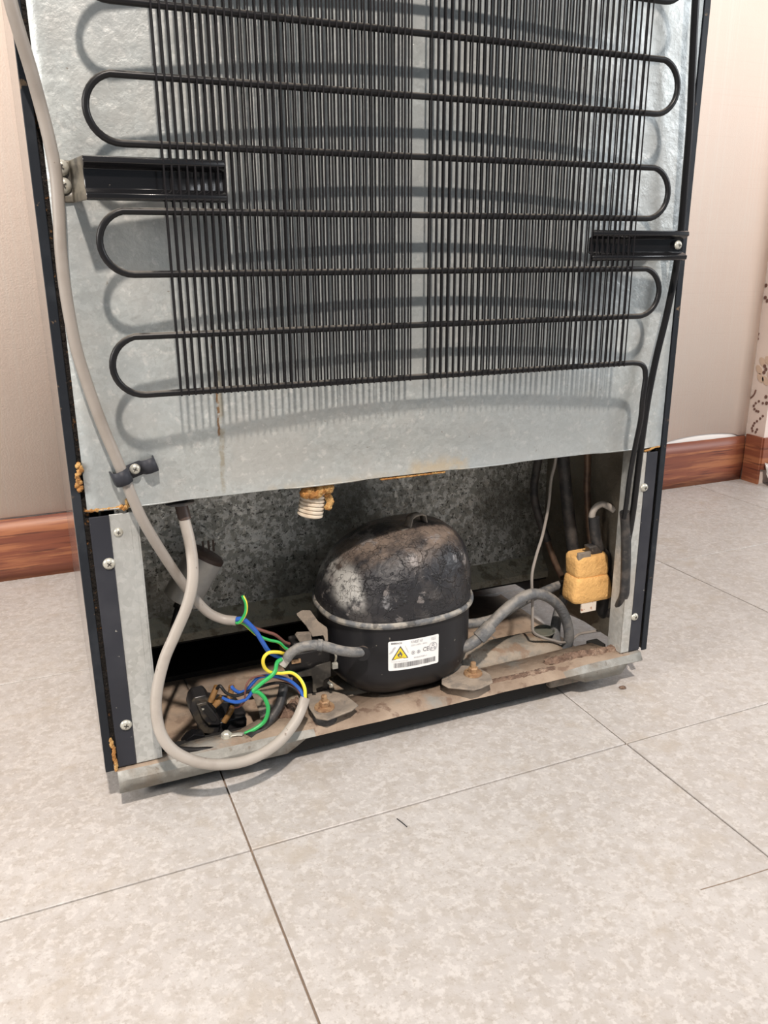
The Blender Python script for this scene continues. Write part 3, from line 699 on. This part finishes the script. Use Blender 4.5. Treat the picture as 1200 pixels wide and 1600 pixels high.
tag(o, 'hooked pale stub pipe curling over above the yellow filter foam', 'pipe')
MB().tube([at(*q) for q in [(936,858,.055),(932,845,.055),(929,825,.056),(928,808,.057)]], .0066, 12).build('sleeve', K['blackrub'], o)
# filter canister with foam pads
ft = thing('filter_drier', at(930, 940, .065), 'dark filter drier canister wrapped in yellow foam pads beside right post', 'filter')
fa, fb = at(940, 860, .056), at(947, 980, .056); ax = fb-fa; L_ = ax.length
MB().lathe([(.004, 0), (.0105, .006), (.0112, .012), (.0112, L_*.78), (.0095, L_*.84), (.0045, L_*.90), (.0028, L_*.95), (.0026, L_)], fa + Vector((0, 0, .002)), ax, 22).build('canister', K['blackrub'], ft)
def pad(name, quadpx, Y, dep, taper):
    P = [at(x, y, Y) for x, y in quadpx]
    def f(u, v):
        p = (P[0]*(1-u)+P[1]*u)*(1-v) + (P[3]*(1-u)+P[2]*u)*v; return p
    m = MB(); n = 12
    def g_(u, v):
        a = 2*math.pi*u; cx, sy = sup(a, 5); c = f(.5, v); hw = (f(1, v)-f(0, v)).length/2; e = 1 - .10*abs(2*v-1)**6
        return Vector((c.x + cx*hw*e, Y + dep/2 + sy*dep/2*e + .0006*noise.noise(Vector((cx*3, v*9, sy))), c.z + .0006*noise.noise(Vector((cx*5, v*3, 7)))))
    m.grid(g_, 40, n, wrap=True); m.f.append(tuple(range(40))); m.m.append(0); m.f.append(tuple(n*40+k for k in range(40))); m.m.append(0)
    m.build(name, K['pad'], ft)
pad('foam_pad', [(903,874),(954,866),(955,902),(904,906)], .040, .030, 0); pad('foam_pad', [(903,905),(956,900),(963,936),(897,945)], .038, .032, 0)
pbox(m := MB(), 908, 938, 932, 958, .040, .002); m.build('white_plate', K['tagwhite'], ft)
m = MB(); pbox(m, 904, 862, 924, 876, .042, .004); m.build('foil_flap', K['dustplate'], ft, bev=.0006)
m = MB(); m.prism([at(x, y, .047) for x, y in ((921,855),(934,853),(939,860),(946,867),(943,874),(930,874),(925,868))], (0, .012, 0)); m.build('tape_wrap', K['blackrub'], ft, bev=.0015)
# black hot line along the right edge into the bay
rtube('right_edge_line', up_from(at(1092,-60,-.022)) + [(1092,-60,-.022),(1087,0,-.022),(1083,80,-.021),(1078,190,-.020),(1070,290,-.018),(1064,360,-.016),(1056,420,-.015),(1042,490,-.015),(1025,560,-.016),(1013,620,-.017),(1004,680,-.016),(997,735,-.013),(989,800,-.006),(980,850,.004),(970,882,.020),(958,898,.040)], .0034, K['tube'], 'black line running down the right edge of the back and curling to the filter')
o = rtube('taped_line', [(976,800,-.001),(978,830,.001),(978,870,.002),(977,905,.003),(975,930,.004),(968,945,.014),(957,956,.036),(948,962,.058)], .0056, K['blackrub'], 'short tape-wrapped black line beside the right post')
# ---------------------------------------------------------------- cables
c1 = thing('power_cord', at(203, 765, -.01), 'long grey power cord coming down the left edge through the clamp', 'cable')
pp = [(5,-60,-.03),(16,0,-.028),(30,50,-.024),(47,105,-.018),(62,160,-.012),(76,215,-.010),(87,270,-.009),(92,330,-.009),(95,390,-.009),(103,460,-.009),(118,540,-.009),(138,605,-.009),(160,665,-.009),(180,712,-.010),(195,748,-.010),(210,785,-.010),(228,822,-.008),(262,877,.002),(292,920,.012),(322,954,.016),(347,967,.014),(369,970,.008)]
MB().tube(up_from(at(*pp[0])) + [at(*q) for q in pp], .0045, 16).build('sheath', K['cable'], c1)
def wire(name, pts, r, mt, par, mi=0, label=None):
    o = MB().tube([at(*q) for q in pts], r, 8, mi=mi).build(name, mt, par)
    if label: o['label'] = label
    return o
GY = [K['green'], K['yellow']]; gy = [0, 0, 1, 1]
wire('wire', [(364,971,.008),(372,973,.006),(378,968,.004),(384,956,.002),(384,942,.002),(379,931,.003)], .0016, GY, c1, gy, 'short green-yellow stub')
wire('wire', [(364,969,.008),(378,967,.006),(388,974,.006),(400,987,.006),(410,1003,.006),(420,1018,.008),(432,1025,.010),(442,1028,.012)], .0022, K['blue'], c1, 0, 'blue wire')
wire('wire', [(364,970,.010),(382,972,.012),(398,981,.014),(415,987,.016),(430,992,.018),(444,1003,.022),(452,1006,.026)], .0016, K['brown'], c1, 0, 'brown wire')
wire('wire', [(366,971,.008),(380,974,.012),(392,984,.013),(403,993,.014),(420,1000,.016),(436,1004,.018),(446,1013,.020),(456,1016,.022),(468,1013,.022)], .0015, GY, c1, gy, 'green-yellow wire')
c2 = thing('looping_cable', at(330, 1194, -.03), 'pale grey cable hanging from the panel edge and looping over the base rail', 'cable')
q2 = [(285,795,.012),(288,812,.010),(296,845,.004),(301,880,-.004),(300,915,-.010),(291,950,-.012),(274,990,-.012),(257,1030,-.014),(246,1075,-.018),(244,1110,-.024),(251,1145,-.032),(268,1170,-.038),(295,1186,-.042),(330,1194,-.044),(370,1192,-.042),(405,1180,-.038),(437,1158,-.030),(460,1130,-.020),(471,1108,-.012),(477,1090,-.008)]
MB().tube([at(*q) for q in q2], .0051, 16).build('sheath', K['cable2'], c2)
MB().tube([at(280, 778, .014), at(285, 797, .012), at(289, 812, .010)], .0056, 14).build('sleeve', K['brownplast'], c2)
wire('wire', [(477,1092,-.008),(476,1075,-.004),(468,1060,.0),(455,1051,.002),(437,1052,.004),(420,1049,.004),(412,1040,.002),(412,1028,.0),(420,1020,.002),(434,1019,.006),(446,1022,.012)], .0017, GY, c2, [1, 1, 1, 0], 'yellow-green looping wire')
wire('wire', [(475,1092,-.008),(469,1078,.0),(455,1065,.006),(438,1058,.008),(420,1056,.010),(405,1058,.012),(396,1066,.014),(385,1078,.016),(374,1082,.018),(364,1076,.020),(362,1072,.022)], .0017, K['blue'], c2, 0, 'blue wire')
wire('wire', [(474,1092,-.006),(466,1080,.003),(450,1070,.010),(432,1067,.012),(410,1072,.012),(392,1079,.012),(370,1087,.014),(354,1083,.016),(344,1072,.020),(339,1076,.024)], .0016, K['black'], c2, 0, 'black wire')
wire('wire', [(473,1090,-.004),(460,1072,.006),(440,1062,.010),(415,1056,.010),(395,1059,.010),(386,1068,.008),(383,1082,.008),(382,1096,.012),(374,1104,.018),(366,1106,.022)], .0009, K['brown'], c2, 0, 'thin brown wire')
wire('wire', [(395,1080,.010),(385,1092,.010),(370,1097,.014),(356,1094,.018),(348,1090,.022)], .0018, K['blue'], c2, 0, 'short blue wire')
ew = thing('earth_wire', at(353, 1150, .012), 'bright green earth wire screwed by a ring lug to the base flange', 'wire')
wire('insulation', [(440,1030,.006),(433,1035,.004),(430,1048,.002),(424,1056,.002),(412,1065,.002),(400,1075,.002),(396,1080,.002),(404,1082,.002),(414,1092,.002),(419,1108,.002),(414,1126,.004),(400,1138,.007),(384,1146,.010),(377,1149,.012)], .0020, [K['green'], K['yellow']], ew, [0, 0, 0, 0, 0, 1, 0, 0])
lp = atz(354, 1151, .0435)
m = MB(); m.lathe([(.0055, 0), (.0055, .001)], lp, (0, 0, 1), 18); m.tube([lp+Vector((.003, 0, .001)), atz(372, 1147, .045), atz(380, 1147, .046)], .0026, 8, flat=.4, ang=(0, 1, 0)); m.build('ring_lug', K['screw'], ew)
MB().lathe([(.0050, 0), (.0055, .001), (.0050, .003), (.0030, .0048), (.0001, .0052)], lp+Vector((0, 0, .001)), (0, 0, 1), 6).build('screw_head', K['screw'], ew)
o = MB().tube([at(*q) for q in [(444,1068,.036),(441,1085,.030),(436,1102,.024),(425,1120,.018),(410,1137,.012),(398,1147,.008),(388,1153,.004)]], .0048, 12).build('braided_sleeve', K['blackrub'])
tag(o, 'dark grey sleeved lead leaning from terminal block to the base flange', 'cable')
o = MB().tube([at(*q) for q in [(277,950,.136),(268,985,.12),(257,1020,.10),(247,1060,.07),(243,1100,.040),(244,1130,.018),(254,1155,.006),(272,1168,.002),(300,1172,.002),(340,1170,.000),(352,1168,.001)]], .0028, 10).build('capacitor_lead', K['black'])
tag(o, 'thin black lead from the aluminium capacitor down to the base flange', 'cable')
# cable clamp on the panel
cl = thing('cable_clamp', at(209, 733, -.003), 'black plastic cable clamp screwed to the panel around the grey cord', 'clamp')
c0, c1_, = at(176, 748, -.004), at(241, 722, -.004)
dirx = (c1_-c0); dirx.y = 0; Lc = dirx.length; dirx.normalize(); dn = Vector((-dirx.z, 0, dirx.x))
prof = [(0, -.002), (.001, -.012), (.004, -.0165), (.010, -.0165), (.0135, -.012), (.0145, -.004), (.024, -.0035), (.0265, -.009), (.030, -.0115), (Lc, -.0115), (Lc+.0008, -.003)]
vs = []; n = len(prof); base = c0 + Vector((0, .004, 0)) - dn*.006
for (s_, y_) in prof:
    for w_ in (0, .012): vs.append(base + dirx*s_ + dn*w_ + Vector((0, y_, 0)))
o = MB().add(vs, [(2*i, 2*i+1, 2*i+3, 2*i+2) for i in range(n-1)]).build('strap', K['bracket_dusty'], cl, fix=False, smooth=50)
s_ = o.modifiers.new('s', 'SOLIDIFY'); s_.thickness = .0013; s_.offset = 0
o.data.materials[0] = K['dark_paint']
screw(211, 733, -.0085, cl, .95, .5)
# ---------------------------------------------------------------- capacitor
cpt = thing('capacitor', at(280, 940, .15), 'cylindrical aluminium run capacitor clipped inside the bay behind the crossing cables', 'capacitor')
ca, cb = at(321, 868, .140), at(283, 937, .140); ax = cb-ca; L_ = ax.length
MB().lathe([(.0005, 0), (.0195, 0), (.0205, .001), (.0205, L_-.001), (.0195, L_), (.0005, L_)], ca, ax, 32).build('can', K['alu'], cpt)
MB().lathe([(.0005, -.004), (.0180, -.004), (.0206, -.002), (.0208, .002), (.0200, .002)], ca, ax, 32).build('end_cap', K['brownplast'], cpt)
m = MB()
for dx in (-.004, .002, .007):
    p = ca - ax.normalized()*.004 + Vector((dx, 0, 0)); m.box(p-Vector((.0012, .0004, 0)), p+Vector((.0012, .0004, .013)))
m.build('terminal', K['brownplast'], cpt)
m = MB(); pbox(m, 309, 885, 324, 920, .135, .035); pbox(m, 316, 893, 328, 905, .140, .03); m.build('mounting_clip', K['brownplast'], cpt, bev=.001)
MB().tube([cb-ax.normalized()*.001, cb+ax.normalized()*.010], .0045, 12).build('cable_entry', K['black'], cpt)
# ---------------------------------------------------------------- start relay lying in the bay
ry = thing('start_relay', (.113, .09, 0), 'black start relay with brown terminals lying loose at bottom left of bay', 'relay')
RY = .040
def P3(x, y, Y=RY): return at(x, y, Y)
m = MB()
m.prism([P3(x, y) for x, y in ((299,1097),(304,1090),(322,1086),(328,1092),(344,1122),(345,1131),(341,1150),(316,1146),(306,1130),(296,1110))], (0, .022, 0))
m.build('housing', K['relay'], ry, bev=.0012)
m = MB(); m.prism([P3(x, y, RY-.0035) for x, y in ((307,1101),(323,1097),(341,1122),(345,1130),(343,1133),(326,1133),(316,1122))], (0, .004, 0)); m.build('slotted_face', K['relay'], ry, bev=.0006)
m = MB(); m.prism([P3(x, y, RY-.0042) for x, y in ((313,1104),(322,1102),(339,1124),(336,1128),(331,1127))], (0, .001, 0)); m.build('slot', K['void'], ry)
m = MB(); m.prism([P3(x, y, RY-.0046) for x, y in ((315,1107),(319,1107),(319,1109),(316,1110))], (0, .0006, 0)); m.build('contact', K['screw'], ry)
m = MB()
m.prism([P3(x, y, RY+.003) for x, y in ((342,1130),(383,1118),(386,1124),(385,1138),(350,1150),(341,1150))], (0, .026, 0))
m.prism([P3(x, y, RY+.012) for x, y in ((328,1092),(352,1097),(372,1098),(384,1112),(384,1128),(345,1134),(334,1110))], (0, .016, 0))
m.build('socket', K['relay'], ry, bev=.0010)
for pts in ([(339,1072),(334,1084),(329,1096)], [(348,1090),(341,1096),(334,1102)], [(364,1104),(357,1117),(350,1128)], [(362,1072),(361,1080),(359,1090)]):
    m = MB().tube([P3(x, y, RY-.004) for x, y in pts], .0036, 10, flat=.8); m.build('terminal', K['amber'], ry)
m = MB(); m.prism([P3(x, y, RY-.012) for x, y in ((285,1165),(294,1154),(303,1148),(318,1149),(322,1153),(308,1158),(296,1162))], (0, .012, 0)); m.build('mounting_tab', K['bracket'], ry, bev=.0005)
# down to the floor: moulded spigot the relay stands on
fp = P3(335, 1146, RY)
MB().box((fp.x-.014, RY+.004, 0), (fp.x+.006, RY+.020, fp.z+.004)).build('spigot', K['void'], ry, bev=.001)
# small litter on the floor
sg = MB().tube([atz(620, 1279, .0004), atz(628, 1285, .0010), atz(636, 1292, .0004)], .0004, 6).build('bristle', K['black']); tag(sg, 'tiny dark bristle lying on the middle floor tile', 'bristle')
m = MB(); lump(m, atz(973, 1074, .0012), .004, .0035, .0012, 3); o = m.build('pebble', K['dirt']); tag(o, 'small brown crumb on the tile right of the base rail', 'crumb')
MB().tube([atz(1095, 1390, .0001), atz(1150, 1374, .0001), atz(1200, 1358, .0001), atz(1260, 1340, .0001)], .00035, 6).build('scratch_mark', K['grout'], floor)
